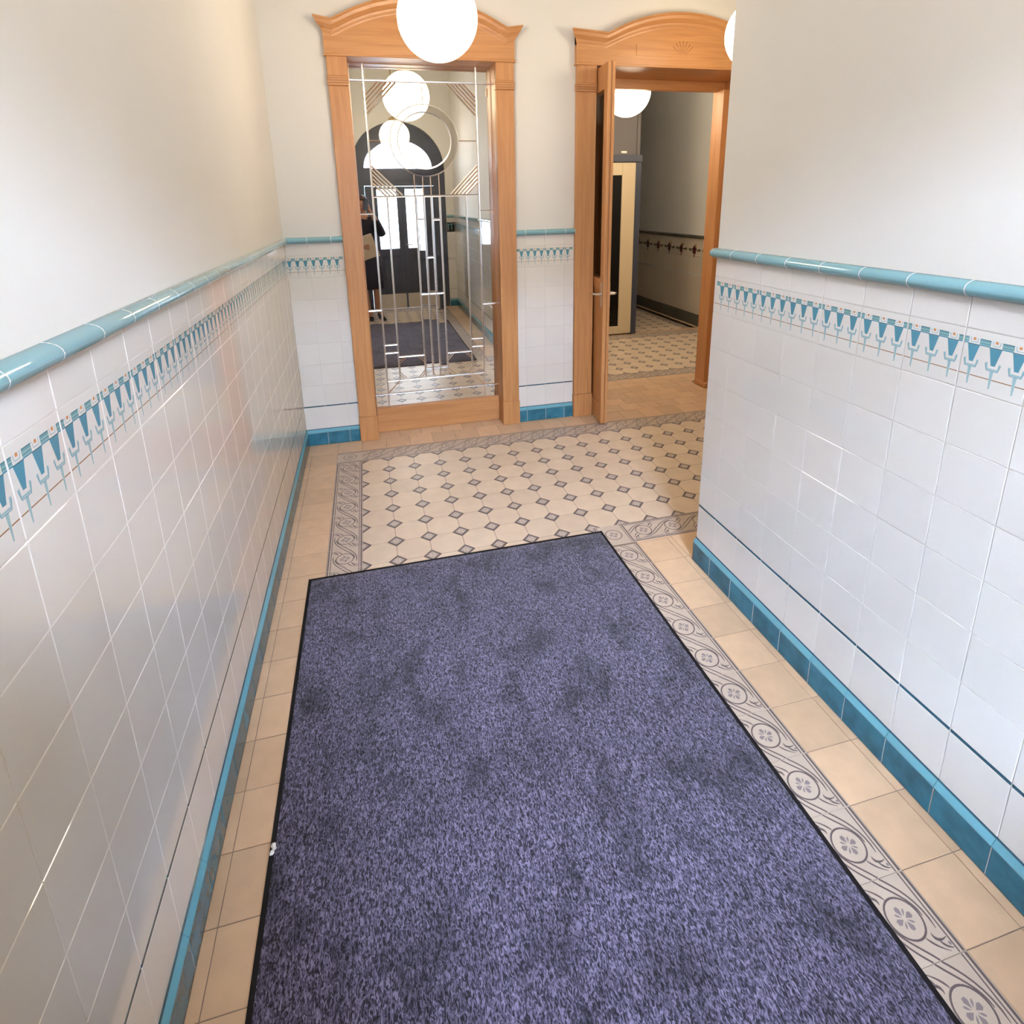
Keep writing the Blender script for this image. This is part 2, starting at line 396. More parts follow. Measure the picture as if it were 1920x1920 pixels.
wainscot(wall_front, (WX, YF, 0), PI, WX-EX-ER, .125)
wainscot(wall_right, (2.52, YC, 0), PI, 2.52-WX, .02, rows=False)
# rounded corner pieces of the right wall
mb = MB(); mb.lathe([(.0001, 1.412)]+[(.030*math.cos(t), 1.4325+.0205*math.sin(t)) for t in [(-.5+i/9)*PI for i in range(1, 9)]]+[(.0001, 1.453)], 'teal', 8, (WX, YC, 0), PI/2, PI)
me = mb.mesh('rail_corner_tile', True); ob('rail_corner_tile', me, wall_right)
mb = MB(); mb.lathe([(.0001, 0), (.012, 0), (.012, .089), (.0001, .089)], 'dteal', 6, (WX, YC, 0), PI/2, PI); ob('base_corner_tile', mb, wall_right)
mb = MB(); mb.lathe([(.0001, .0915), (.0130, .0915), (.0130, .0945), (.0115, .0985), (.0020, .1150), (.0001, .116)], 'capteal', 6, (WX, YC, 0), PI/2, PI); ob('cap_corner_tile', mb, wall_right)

# ------------------------------------------------------------------ floor tiles
Q = .1656; OX, OYT = .3763, -.3643; HD = .0435        # grid pitch, first dot column, back edge, dot half diagonal
def oct_mesh():
    h = Q/2-.0012; c = h-(HD+.0004)
    poly = [(-c, -h), (c, -h), (h, -c), (h, c), (c, h), (-c, h), (-h, c), (-h, -c)]
    mb = MB(); mb.prism(poly, -.003, 0, 'octo', 'z', .0008); return mb.mesh('octagon_tile')
def dot_mesh(cut=None):
    """diamond inset with dark rim, light ground and a four-petal star; cut = 'E','W','N','S' keeps that half"""
    def half(poly):
        if not cut: return poly
        n = {'E': (1, 0), 'W': (-1, 0), 'N': (0, 1), 'S': (0, -1)}[cut]; o = []
        for i, p in enumerate(poly):
            q = poly[(i+1) % len(poly)]; dp = p[0]*n[0]+p[1]*n[1]; dq = q[0]*n[0]+q[1]*n[1]
            if dp >= 0: o.append(p)
            if dp*dq < 0: t = dp/(dp-dq); o.append((p[0]+(q[0]-p[0])*t, p[1]+(q[1]-p[1])*t))
        return o
    d = lambda r: [(r, 0), (0, r), (-r, 0), (0, -r)]
    mb = MB(); mb.prism(half(d(HD-.0006)), -.003, -.0002, 'motif_dk', 'z')
    mb.flat(half(d(HD*.70)), .00005, 'motif_lt')
    for i in range(4):
        a = PI/4+i*PI/2; u = (math.cos(a), math.sin(a)); v = (-u[1], u[0])
        pet = [(u[0]*r+v[0]*w, u[1]*r+v[1]*w) for r, w in ((.002, 0), (.010, -.0062), (.0185, -.0045), (.0185, .0045), (.010, .0062))]
        pet = half(pet)
        if len(pet) > 2: mb.flat(pet, .0002, 'motif_bg')
    return mb.mesh('dot_tile', fix=False)
OCT = oct_mesh(); DOT = {c: dot_mesh(c) for c in (None, 'E', 'W', 'N', 'S')}
def octagon(par, x, y): ob('octagon_tile', OCT, par, (x, y, 0), (0, 0, random.randrange(4)*PI/2))
def dot(par, x, y, c=None): ob('dot_tile', DOT[c], par, (x, y, 0))
def border_mesh(L, B=Q, scroll=True):
    """scroll border tile: length L along x, outer double line at +y, inner line at -y, centred"""
    key = ('border', round(L, 4), scroll)
    if key in _cache: return _cache[key]
    mb = MB(); a, b = L/2-.0006, B/2-.0006
    mb.prism([(-a, -b), (a, -b), (a, b), (-a, b)], -.003, 0, 'motif_bg', 'z', .0003)
    h = .00025
    for y, w in ((b-.0060, .0066), (b-.0170, .0036), (-b+.0060, .0066), (-b+.0165, .0036)):
        mb.stroke([(-a+.001, y), (a-.001, y)], w, h, 'motif_dk')
    r = .041
    mb.stroke(arc(0, 0, r, 0, 2*PI, 28)[:-1], .0044, h, 'motif_dk', True)
    for i in range(8):
        t = i*PI/4+.2; rr = .0235 if i % 2 == 0 else .0205; ww = .0066 if i % 2 == 0 else .0026
        u = (math.cos(t), math.sin(t)); v = (-u[1], u[0])
        mb.flat([(u[0]*p+v[0]*q, u[1]*p+v[1]*q) for p, q in ((.0045, 0), (rr*.72, -ww), (rr, -ww*.6), (rr, ww*.6), (rr*.72, ww))], h, 'motif_md')
    if scroll:
        for sg in (1, -1):
            T = lambda pts: [(sg*x, sg*y) for x, y in pts]
            e = a-.0006
            mb.stroke(T(bez((-.006, -.0460), (.028, -.0480), (.050, -.014), (e, .0095))), [.0022]+[.0044]*7+[.004], h, 'motif_dk')
            mb.stroke(T(bez((-.032, -.0540), (.022, -.0640), (.056, -.033), (e, -.0095))), [.0018]+[.0044]*7+[.004], h, 'motif_dk')
            mb.stroke(T(bez((.040, .014), (.050, .018), (.062, .028), (.074, .050), 6)), [.0012, .0036, .0046, .0042, .0034, .0022, .001], h, 'motif_dk')
            mb.stroke(T(bez((.036, .034), (.048, .031), (.056, .040), (.050, .062), 6)), [.001, .0040, .0060, .0064, .0052, .003, .001], h, 'motif_dk')
            mb.stroke(T(bez((.050, .040), (.060, .042), (.068, .050), (.070, .062), 6)), [.001, .0034, .0050, .0050, .0040, .0026, .001], h, 'motif_dk')
            mb.flat(T(arc(.0615, .0590, .0040, 0, 2*PI, 6)[:-1]), h, 'motif_md')
    _cache[key] = mb.mesh('border_tile', fix=False); return _cache[key]
def border(par, x, y, rot, L, scroll=True): ob('border_tile', border_mesh(L, Q, scroll), par, (x, y, 0), (0, 0, rot))
def plain(par, x0, x1, y0, y1, k='buff'):
    w, h = x1-x0-.0022, y1-y0-.0022
    if w < .006 or h < .006: return
    key = ('plain', round(w, 3), round(h, 3), k)
    if key not in _cache:
        mb = MB(); mb.prism([(-w/2, -h/2), (w/2, -h/2), (w/2, h/2), (-w/2, h/2)], -.003, 0, k, 'z', .0008); _cache[key] = mb.mesh('floor_tile')
    ob('floor_tile', _cache[key], par, ((x0+x1)/2, (y0+y1)/2, 0))
XR = OX+7*Q                 # right edge of the corridor panel
YB = OYT-7*Q                # front edge of the passage panel
NP = 23                     # columns of the passage panel
def rows_hidden(y): return -3.70 < y < -1.64      # under the rug
# octagons
for j in range(26):
    y = OYT-(j+.5)*Q
    for i in range(NP if j < 7 else 7):
        if rows_hidden(y): continue
        octagon(floor, OX+(i+.5)*Q, y)
for j in range(27):
    y = OYT-j*Q
    for i in range(NP+1 if j <= 7 else 8):
        x = OX+i*Q
        if rows_hidden(y): continue
        c = None
        if j == 0: c = 'S'
        elif j == 26: c = 'N'
        if i == 0: c = 'E' if j not in (0, 26) else 'skip'
        if i == 7 and j > 7: c = 'W' if j != 26 else 'skip'
        if j == 7 and i > 7: c = 'N'
        if i == NP: c = 'W' if 0 < j < 7 else 'skip'
        if c == 'skip': continue
        dot(floor, x, y, c)
# borders: left, back, passage front, corridor right, entrance
hb = Q/2
for j in range(26): border(floor, OX-hb, OYT-(j+.5)*Q, PI/2, Q)
for i in range(NP): border(floor, OX+(i+.5)*Q, OYT+hb, 0, Q)
border(floor, OX-hb, OYT+hb, 0, Q, False)
for i in range(8, NP): border(floor, OX+(i+.5)*Q, YB-hb, PI, Q)
border(floor, XR+hb, YB-hb, -PI/2, Q, False)
PR = .1623; y = -1.702; YR0 = YB-Q
while y > -4.62:
    border(floor, XR+hb, y-PR/2, -PI/2, PR); y -= PR
for i in range(7): border(floor, OX+(i+.5)*Q, OYT-26*Q-hb, PI, Q)
for x in (OX-hb, XR+hb): border(floor, x, OYT-26*Q-hb, 0, Q, False)
# plain buff tiles round the edge
xl = OX-Q
for j in range(29):
    y1 = OYT+Q-j*Q; y0 = y1-Q
    if y0 < YF: y0 = YF
    plain(floor, .042, xl, y0, y1); plain(floor, .012, .042, y0, y1)
yt = OYT+Q
for i in range(-1, 30):
    x0 = xl+i*Q; x1 = x0+Q
    x0 = .012 if i == -1 else x0
    plain(floor, max(x0, .012), x1, yt, yt+.168)
    plain(floor, max(x0, .012), x1, yt+.168, -.012)
xr = XR+Q
y = -1.702
while y > YF+.02:
    y0 = max(y-PR, YF+.012); plain(floor, xr, 1.863, y0, y); plain(floor, 1.863, WX-.012, y0, y); y -= PR
for i in range(13):
    plain(floor, WX-.012+i*Q, WX-.012+(i+1)*Q, YC+.012, YB-Q)
plain(floor, xr, WX-.012, -1.702, YB-Q)
for i in range(7): plain(floor, xl+Q+i*Q, xl+Q+(i+1)*Q, YF+.012, OYT-27*Q)
plain(floor, XR, xr, YF+.012, OYT-27*Q)
# recess of the mirror door and the deep doorway
for i in range(6): plain(floor, .49+i*.156, .49+(i+1)*.156, -.012, .10)
for j in range(4):
    for i in range(8): plain(floor, 2.10+i*.1656-(j % 2)*.08, 2.10+(i+1)*.1656-(j % 2)*.08, -.012+j*.128, -.012+(j+1)*.128)
# lobby floor
YL = .72
for i in range(15): plain(floor_lobby, 2.0+i*Q, 2.0+(i+1)*Q, .50, .50+.11); plain(floor_lobby, 2.0+i*Q, 2.0+(i+1)*Q, .61, YL)
LXO = 2.05
for i in range(15): border(floor_lobby, LXO+(i+.5)*Q, YL+hb, PI, Q)
for j in range(8):
    for i in range(15): octagon(floor_lobby, LXO+(i+.5)*Q, YL+Q+(j+.5)*Q)
for j in range(9):
    for i in range(1, 15): dot(floor_lobby, LXO+i*Q, YL+Q+j*Q, 'N' if j == 0 else ('S' if j == 8 else None))
ye = YL+9*Q
for i in range(15): border(floor_lobby, LXO+(i+.5)*Q, ye+hb, 0, Q); plain(floor_lobby, LXO+i*Q, LXO+(i+1)*Q, ye+Q, ye+1.6*Q)
for j in range(13):
    for i in range(4): octagon(floor_lobby, 3.79+(i+.5)*Q, ye+1.6*Q+(j+.5)*Q)
    for i in range(5): dot(floor_lobby, 3.79+i*Q, ye+1.6*Q+(j+.5)*Q-Q/2, 'E' if i == 0 else ('W' if i == 4 else None))
    border(floor_lobby, 3.79+4*Q+hb, ye+1.6*Q+(j+.5)*Q, -PI/2, Q)
for j in range(26): plain(floor_lobby, LXO+15*Q, LX, YL-.1+j*Q, YL-.1+(j+1)*Q)

# ------------------------------------------------------------------ oak portals (door_1 mirror, door_2 open)
def top_curve(xa, xb, sh, z_tip, z_step, z_crest):
    """x,z points of the crown: level shoulders, then a segmental arch"""
    a, b = xa+sh, xb-sh; c = (a+b)/2; hw = (b-a)/2; rise = z_crest-z_step
    R = (hw*hw+rise*rise)/(2*rise); pts = [(xa, z_tip), (a-.012, z_step+.001), (a, z_step+.003)]
    for i in range(1, 24):
        x = a+(b-a)*i/24; pts.append((x, z_crest-R+math.sqrt(R*R-(x-c)**2)))
    return pts+[(b, z_step+.003), (b+.012, z_step+.001), (xb, z_tip)]
def portal(name, label, xo0, xo1, xi0, xi1, sh, depth):
    root = tag(ob(name, None), label, kind='structure')
    FY = -.030                                            # casing face
    for s, (a, b) in ((0, (xo0, xi0)), (1, (xi1, xo1))):
        mb = MB(); mb.bbox(a, b, FY, .002, .185, 2.365, 'oak'); ob('casing', mb, root)
        mb = MB(); mb.bbox(a-.004, b+.004 if s == 0 else b+.004, FY-.008, .002, 0, .185, 'oak', .004); ob('plinth', mb, root)
        mb = MB(); mb.bbox(a-.005, b+.002, FY-.009, .002, 2.365, 2.42, 'oakx', .003)
        for q in range(3): mb.box(a-.0055, b+.0025, FY-.0095, FY, 2.378+q*.014, 2.382+q*.014, 'oakd')
        ob('capital_band', mb, root)
        mb = MB(); mb.bbox(a, b, FY-.004, .002, 2.42, 2.532, 'oak', .003); ob('capital_block', mb, root)
    # reveal
    for a, b in ((xi0-.03, xi0), (xi1, xi1+.03)):
        mb = MB(); mb.box(a, b, -.012, depth, 0, 2.532, 'oak'); ob('jamb', mb, root)
    mb = MB(); mb.box(xi0-.03, xi1+.03, -.012, depth, 2.532, 2.556, 'oakx'); ob('soffit', mb, root)
    # head board under the crown
    T = top_curve(xo0-.006, xo1+.006, sh, 2.742, 2.726, 2.872)
    mb = MB(); n = len(T)
    for yy in (FY-.006, .002): pass
    for (x0, z0), (x1, z1) in zip(T, T[1:]):
        mb.prism([(x0, 2.536), (x1, 2.536), (x1, z1-.02), (x0, z0-.02)], .002, FY-.006, 'oakx', 'y')
    ob('head_board', mb, root)
    mb = MB(); mb.bbox(xo0-.012, xo1+.012, FY-.014, .002, 2.530, 2.545, 'oakx', .003); ob('head_bead', mb, root)
    # crown moulding swept along the curve, returned at both ends
    prof = [(.002, 0), (-.082, 0), (-.084, -.010), (-.076, -.016), (-.070, -.034), (-.055, -.050), (-.048, -.056), (-.044, -.068), (-.038, -.080), (-.036, -.088), (.002, -.088)]
    rings = []
    for i, (x, z) in enumerate(T):
        r = []
        for y, dz in prof:
            xx = x
            if i == 0: xx = x-max(0, -y-.036)
            if i == n-1: xx = x+max(0, -y-.036)
            r.append((xx, y, z+dz))
        rings.append(r)
    mb = MB(); mb.loft(rings, 'oakx', True); ob('crown_moulding', mb, root)
    # shallow carved field with a fan in its middle
    c = (xo0+xo1)/2; hw = (xo1-xo0)*.225
    top = lambda x: 2.752-.030*((x-c)/hw)**2*1.6
    xs = [c-hw+2*hw*i/10 for i in range(11)]
    poly = [(x, top(x)-.032) for x in xs]
    mb = MB()
    for (x0, z0), (x1, z1) in zip(poly, poly[1:]): mb.prism([(x0, 2.603), (x1, 2.603), (x1, z1), (x0, z0)], FY-.006, FY-.0095, 'oakx', 'y')
    f = ob('carved_field', mb, root)
    mb = MB()
    for k in range(7):
        t = math.radians(40+k*100/6); x0, z0 = c+.022*math.cos(t), 2.604+.022*math.sin(t); L = .098
        mb.stroke([(x0, z0), (x0+(L-.02)*math.cos(t), z0+(L-.02)*math.sin(t))], [.002, .006], FY-.0100, 'oakd', ax='y')
    ob('fan_carving', mb, f)
    return root
door_1 = portal('door_1', 'oak portal filled by a bevelled mirror under an arched crown', F1[0], F1[1], .490, 1.425, .062, .15)
door_2 = portal('door_2', 'wider oak portal with its narrow leaf swung open to the lobby', F2[0], F2[1], 2.135, 3.395, .215, .52)

# mirror leaf of door_1
ML = ob('mirror_leaf', None, door_1)
MY = .12
mb = MB(); mb.bbox(.492, 1.423, .095, .150, .0, .187, 'oakx', .003); ob('bottom_rail', mb, ML)
mb = MB(); mb.box(.490, 1.425, MY+.006, .150, .185, 2.532, 'oak'); ob('backing_board', mb, ML)
def mpane(x0, x1, z0, z1, bev=.006, k='mirror', tilt=.0016, poly=None):
    g = .0006
    P = poly or [(x0+g, z0+g), (x1-g, z0+g), (x1-g, z1-g), (x0+g, z1-g)]
    cx = sum(p[0] for p in P)/len(P); cz = sum(p[1] for p in P)/len(P)
    mb = MB(); w = max(p[0] for p in P)-min(p[0] for p in P); h = max(p[1] for p in P)-min(p[1] for p in P)
    def ring(i, y):
        return [(math.copysign(max(0, abs(p[0]-cx)-i), p[0]-cx), y, math.copysign(max(0, abs(p[1]-cz)-i), p[1]-cz)) for p in P]
    b = min(bev, w*.2, h*.2)
    mb.loft([ring(0, .006), ring(0, .0012)], k); mb.loft([ring(0, .0012), ring(b, 0)], 'bevel'); mb.add(ring(b, 0), [(0, 1, 2, 3)], k)
    ob('mirror_pane', mb.mesh('mirror_pane'), ML, (cx, MY, cz), (random.uniform(-tilt, tilt), 0, random.uniform(-tilt, tilt)))
XA, V1, V3, V4, V5, V6, V7, V8, V2, XB = .490, .585, .680, .870, .928, .982, 1.040, 1.225, 1.318, 1.425
ZB, H3, H4, H2, H1, ZT = .187, .287, .388, 1.700, 2.425, 2.532
for (a, b) in ((XA, V1), (V1, V2), (V2, XB)):
    mpane(a, b, H1, ZT); mpane(a, b, ZB, H3)
for a, b in ((XA, V1), (V2, XB)):
    for z0, z1 in ((H3, .92), (.92, 1.59), (1.59, H1)): mpane(a, b, z0, z1)
mpane(V1, V2, H2, H1, tilt=.0004)
mpane(V1, V2, H3, H4)
for a, b in ((V1, V3), (V8, V2)):
    for z0, z1 in ((H4, .60), (.60, .66), (.66, H2)): mpane(a, b, z0, z1)
for a, b in ((V3, V4), (V7, V8)): mpane(a, b, H4, .565); mpane(a, b, .565, H2, tilt=.0012)
for a, b in ((V4, V5), (V6, V7)):
    for z0, z1 in ((H4, .46), (.46, 1.02), (1.02, 1.54), (1.54, H2)): mpane(a, b, z0, z1, .008, tilt=.006)
for z0, z1 in ((H4, .46), (.46, 1.02), (1.02, 1.28), (1.28, H2)): mpane(V5, V6, z0, z1, .008, tilt=.006)
def bevel_line(pts, w=.008, h=.0030, closed=False):
    """raised prismatic glass strip"""
    n = len(pts); L, Cn, R = [], [], []
    for i, p in enumerate(pts):
        a = pts[(i-1) % n] if closed or i else p; b = pts[(i+1) % n] if closed or i < n-1 else p
        dx, dz = b[0]-a[0], b[1]-a[1]; d = math.hypot(dx, dz)
        L.append((p[0]-dz/d*w/2, MY-.0001, p[1]+dx/d*w/2)); Cn.append((p[0], MY-h, p[1])); R.append((p[0]+dz/d*w/2, MY-.0001, p[1]-dx/d*w/2))
    fs = []
    for i in range(n if closed else n-1):
        j = (i+1) % n; fs += [(i, j, n+j, n+i), (n+i, n+j, 2*n+j, 2*n+i)]
    mb = MB(); mb.add(L+Cn+R, fs, 'bevel'); ob('bevel_strip', mb, ML)
CX, CZ = .955, 2.060
for sx, xv in ((1, V1), (-1, V2)):
    for sz, zh in ((-1, H1), (1, H2)):
        for k in range(5):
            a = .088+.028*k; bevel_line([(xv+sx*.006, zh+sz*a), (xv+sx*a, zh+sz*.006)], .013, .0034)
# ring and disc of the target motif
mb = MB(); n = 48
prof = [(.234, 0), (.226, -.0026), (.184, -.0026), (.176, 0)]
rings = [[(CX+r*math.cos(2*PI*i/n), MY+y, CZ+r*math.sin(2*PI*i/n)) for i in range(n)] for r, y in prof]
mb.loft(rings[1:3], 'mirror_t'); mb.loft(rings[:2], 'bevel'); mb.loft(rings[2:], 'bevel'); ob('mirror_ring', mb, ML)
for p in ((CX-.234, 0), (CX+.234, 0)): pass
bevel_line([(V1+.006, CZ), (CX-.236, CZ)], .006); bevel_line([(CX+.236, CZ), (V2-.006, CZ)], .006)
bevel_line([(CX, CZ+.236), (CX, H1-.006)], .006)
for x in (V4, V5, V6, V7):
    zt = CZ-math.sqrt(.234**2-(x-CX)**2); bevel_line([(x, H2+.004), (x, zt)], .008)
for a, b in ((V3, V4), (V7, V8)):
    for z, s in ((.560, -1), (.395, 1)):
        for q in (.030, .050):
            bevel_line([(a+.004, z+s*q), (a+q, z+s*.002)], .006); bevel_line([(b-.004, z+s*q), (b-q, z+s*.002)], .006)
bevel_line([(V1+.004, H3+.004), (V3, H4)], .007); bevel_line([(V2-.004, H3+.004), (V8, H4)], .007)

# open leaf of door_2 (narrow, swung square to the wall)
LF = ob('door_leaf', None, door_2, (2.158, .200, 0), (0, 0, math.radians(-4.8)))
lx0, lx1, ly0, ly1 = 0, .052, -.450, 0
for a, b in ((ly0, ly0+.070), (ly1-.045, ly1)):
    mb = MB(); mb.bbox(lx0, lx1, a, b, .012, 2.515, 'oak'); ob('stile', mb, LF)
mb = MB(); mb.box(lx0+.026, lx0+.031, ly0-.004, ly0+.001, .012, 2.515, 'oakd'); ob('edge_rebate', mb, LF)
for a, b in ((.012, .15), (1.02, 1.095), (2.36, 2.515)):
    mb = MB(); mb.bbox(lx0+.003, lx1-.003, ly0+.070, ly1-.045, a, b, 'oak'); ob('rail', mb, LF)
mb = MB(); mb.bbox(lx0+.012, lx1-.012, ly0+.068, ly1-.043, .15, 1.02, 'oak'); ob('lower_panel', mb, LF)
mb = MB(); mb.box(lx0+.020, lx1-.020, ly0+.068, ly1-.043, 1.095, 2.36, 'pane'); ob('glass_pane', mb, LF)
for s, x in ((-1, lx0), (1, lx1)):
    mb = MB(); mb.bbox(min(x, x+s*.006), max(x, x+s*.006), ly0+.013, ly0+.052, .90, 1.08, 'chrome', .002); hp = ob('handle_plate', mb, LF)
    mb = MB(); mb.tube([(x, ly0+.035, .995), (x+s*.045, ly0+.035, .995), (x+s*.056, ly0+.045, .995), (x+s*.058, ly0+.10 if s < 0 else ly0+.10, .993), (x+s*.054, ly0+.135, .990)], [.010, .009, .009, .009, .008], 'chrome', 10); ob('lever_handle', mb, hp)
for z in (.35, 1.25, 2.15):
    mb = MB(); mb.tube([(lx0-.008, ly1+.008, z-.05), (lx0-.008, ly1+.008, z+.05)], .010, 'brass', 10); ob('hinge', mb, LF)
# inner frame of the deep doorway
mb = MB(); mb.bbox(2.135, 3.395, .36, .42, 2.462, 2.534, 'oakx'); ob('transom_bar', mb, door_2)
mb = MB(); mb.bbox(3.345, 3.397, .30, .42, 0, 2.47, 'oak'); ob('door_stop', mb, door_2)
mb = MB(); mb.bbox(3.335, 3.400, .27, .44, 0, .05, 'oak', .008); ob('stop_block', mb, door_2)
mb = MB(); mb.bbox(2.133, 2.165, .30, .42, 0, 2.47, 'oak'); ob('door_stop', mb, door_2)

# ------------------------------------------------------------------ entrance door_3 (seen in the mirror)
D3 = tag(ob('door_3', None), 'dark painted double entrance door with glazed leaves and an arched fanlight', kind='structure')
DY = YF-.06
def ell(a, b, n=24): return [(EX+a*math.cos(PI-PI*i/n), b*math.sin(PI-PI*i/n)) for i in range(n+1)]
LA, LB, LZ = .50, .400, 2.165
mb = MB(); o_, i_ = arc(EX, ES, ER-.002, PI, 0, 24), [(x, LZ+z) for x, z in ell(LA, LB)]
for i in range(24): mb.prism([o_[i], o_[i+1], i_[i+1], i_[i]], DY-.10, DY+.045, 'doorp', 'y')
mb.box(EX-ER+.002, EX+ER-.002, DY-.10, DY+.045, 1.905, LZ, 'doorp'); mb.box(EX-ER+.002, EX+ER-.002, DY-.09, DY+.058, 1.985, 2.06, 'doorp')
ob('arch_frame', mb, D3)
for s in (-1, 1):
    mb = MB(); mb.bbox(*sorted((EX+s*(ER-.002), EX+s*.520)), DY-.10, DY+.045, 0, 1.905, 'doorp'); ob('door_post', mb, D3)
mb = MB(); P = [(x, LZ+z) for x, z in ell(LA, LB)]
mb.prism(P, DY-.030, DY-.024, 'pane', 'y'); ob('fanlight_pane', mb, D3)
for s in (-1, 1):
    lf = ob('leaf', None, D3)
    xs = lambda a, b: sorted((EX+s*a, EX+s*b))
    for a, b in ((.0004, .069), (.357, .518)): mb = MB(); mb.bbox(*xs(a, b), DY-.03, DY+.03, .012, 1.900, 'doorp'); ob('stile', mb, lf)
    for a, b in ((.012, .15), (.84, .963), (1.86, 1.900)): mb = MB(); mb.bbox(*xs(.069, .357), DY-.028, DY+.028, a, b, 'doorp'); ob('rail', mb, lf)
    mb = MB(); mb.bbox(*xs(.069, .357), DY-.012, DY+.012, .15, .84, 'doorp'); mb.bbox(*xs(.110, .316), DY-.02, DY+.02, .20, .79, 'doorp', .006); ob('lower_panel', mb, lf)
    mb = MB(); mb.box(*xs(.069, .357), DY-.003, DY+.003, .963, 1.86, 'pane'); ob('glass_pane', mb, lf)
    mb = MB(); mb.bbox(*xs(.205, .221), DY-.008, DY+.014, .963, 1.86, 'doorp'); ob('glazing_bar', mb, lf)
    mb = MB(); mb.bbox(*xs(.015, .505), DY+.030, DY+.033, .015, .250, 'plate', .001); ob('kick_plate', mb, lf)
    if s == 1: mb = MB(); mb.tube([(EX+.036, DY+.03, 1.02), (EX+.036, DY+.075, 1.02), (EX+.05, DY+.08, 1.02), (EX+.15, DY+.08, 1.02)], .009, 'chrome', 8); ob('lever_handle', mb, lf)
mb = MB(); mb.bbox(EX-ER+.002, EX+ER-.002, YF-.4, YF+.0, -.02, .004, 'bed', .002); ob('threshold', mb, D3)

# ------------------------------------------------------------------ lobby fittings
D4 = tag(ob('door_4', None), 'cream framed glazed door in a blue-grey steel front', kind='structure')
LY = 2.43
mb = MB(); mb.bbox(3.645, 3.722, LY-.03, LY+.10, 0, 2.10, 'gunmetal'); mb.bbox(2.42, 2.50, LY-.03, LY+.10, 0, 2.10, 'gunmetal'); ob('steel_post', mb, D4)
mb = MB(); mb.bbox(2.42, 3.722, LY-.05, LY+.10, 2.062, 2.140, 'gunmetal'); ob('steel_lintel', mb, D4)
mb = MB(); mb.bbox(2.0, 3.70, LY, LY+.06, 2.140, 3.2, 'panelg'); mb.bbox(3.665, 3.705, LY-.012, LY+.06, 2.140, 3.2, 'panelg'); ob('upper_panel', mb, D4)
mb = MB(); mb.box(2.0, 3.722, LY+.06, LY+1.5, 3.2, 3.25, 'panelg'); mb.box(3.68, 3.72, LY+.10, LY+1.5, 0, 3.2, 'gunmetal'); mb.box(2.0, 2.42, LY, LY+.1, 0, 2.14, 'panelg'); mb.box(2.0, 3.68, LY+1.45, LY+1.5, 0, 3.2, 'dark'); ob('cabin_wall', mb, D4)
dl = ob('glazed_leaf', None, D4)
mb = MB(); mb.bbox(3.475, 3.642, LY-.045, LY+.0, .02, 2.055, 'cream'); ob('stile', mb, dl)
mb = MB(); mb.bbox(2.505, 2.66, LY-.045, LY+.0, .02, 2.055, 'cream'); ob('stile', mb, dl)
mb = MB(); mb.bbox(2.66, 3.475, LY-.044, LY-.002, 1.915, 2.055, 'cream'); ob('rail', mb, dl)
mb = MB(); mb.bbox(2.66, 3.475, LY-.044, LY-.002, .02, .115, 'cream'); ob('rail', mb, dl)
mb = MB(); mb.box(2.66, 3.475, LY-.028, LY-.020, .115, 1.915, 'paned'); ob('glass_pane', mb, dl)
mb = MB(); mb.bbox(3.13-.09, 3.13+.05, LY-.035, LY, 2.165, 2.255, 'dark'); ob('indicator_housing', mb, D4)
mb = MB(); mb.lathe([(.028, 0), (.028, .006), (.018, .012), (.0001, .014)], 'red', 16); ob('indicator_lamp', mb, D4, (3.128, LY-.035, 2.21), (PI/2, 0, 0))
mb = MB(); mb.bbox(3.47, 3.54, LY-.006, LY, 2.162, 2.186, 'white', .001); ob('small_plate', mb, D4)
# lobby wainscot
e = .16*2
for k in range(16):
    y = .60+k*e; 
    if y+e > 6.0: continue
    w = e-.003
    def strip(name, z0, z1, d, km, c=.003):
        key = (name, z0); 
        if key not in _cache: mb = MB(); mb.bbox(-d, .005, 0, w, z0, z1, km, c); _cache[key] = mb.mesh(name)
        return ob(name, _cache[key], wall_lobby, (LX, y, 0))
    strip('base_tile', 0, .15, .018, 'lob_rail'); strip('rail_tile', 1.135, 1.175, .028, 'lob_rail', .009)
    strip('tile', .153, .66, .003, 'lob_tile', .001); strip('line_tile', .662, .674, .006, 'ftrim', .001); strip('tile', .676, .90, .003, 'lob_tile', .001)
    strip('frieze_tile', .902, 1.132, .004, 'lob_tile', .001)
    for n_, q in (('flower', 0),):
        key = 'flower'
        if key not in _cache:
            mb = MB(); 
            mb.lathe([(.0001, 0), (.034, 0), (.030, .008), (.012, .013), (.0001, .013)], 'lob_red', 12)
            for t in range(5): mb.lathe([(.020, 0), (.017, .007), (.0001, .009)], 'lob_red', 8, (.030*math.cos(t*1.257+.3), .040*math.sin(t*1.257+.3), .001))
            mb.lathe([(.030, 0), (.022, .006), (.0001, .007)], 'lob_orn', 8, (.03, .052, .0)); mb.prism([(-.008, -.05), (.008, -.05), (.002, -.10), (-.002, -.10)], 0, .005, 'lob_red', 'z')
            for s in (-1, 1): mb.prism([(s*.05, .0), (s*.13, .02), (s*.14, -.012), (s*.06, -.02)], 0, .004, 'lob_grn', 'z')
            _cache[key] = mb.mesh('flower')
        ob('flower', _cache[key], wall_lobby, (LX-.004, y+e/2+.02, .985), (PI/2, 0, -PI/2))

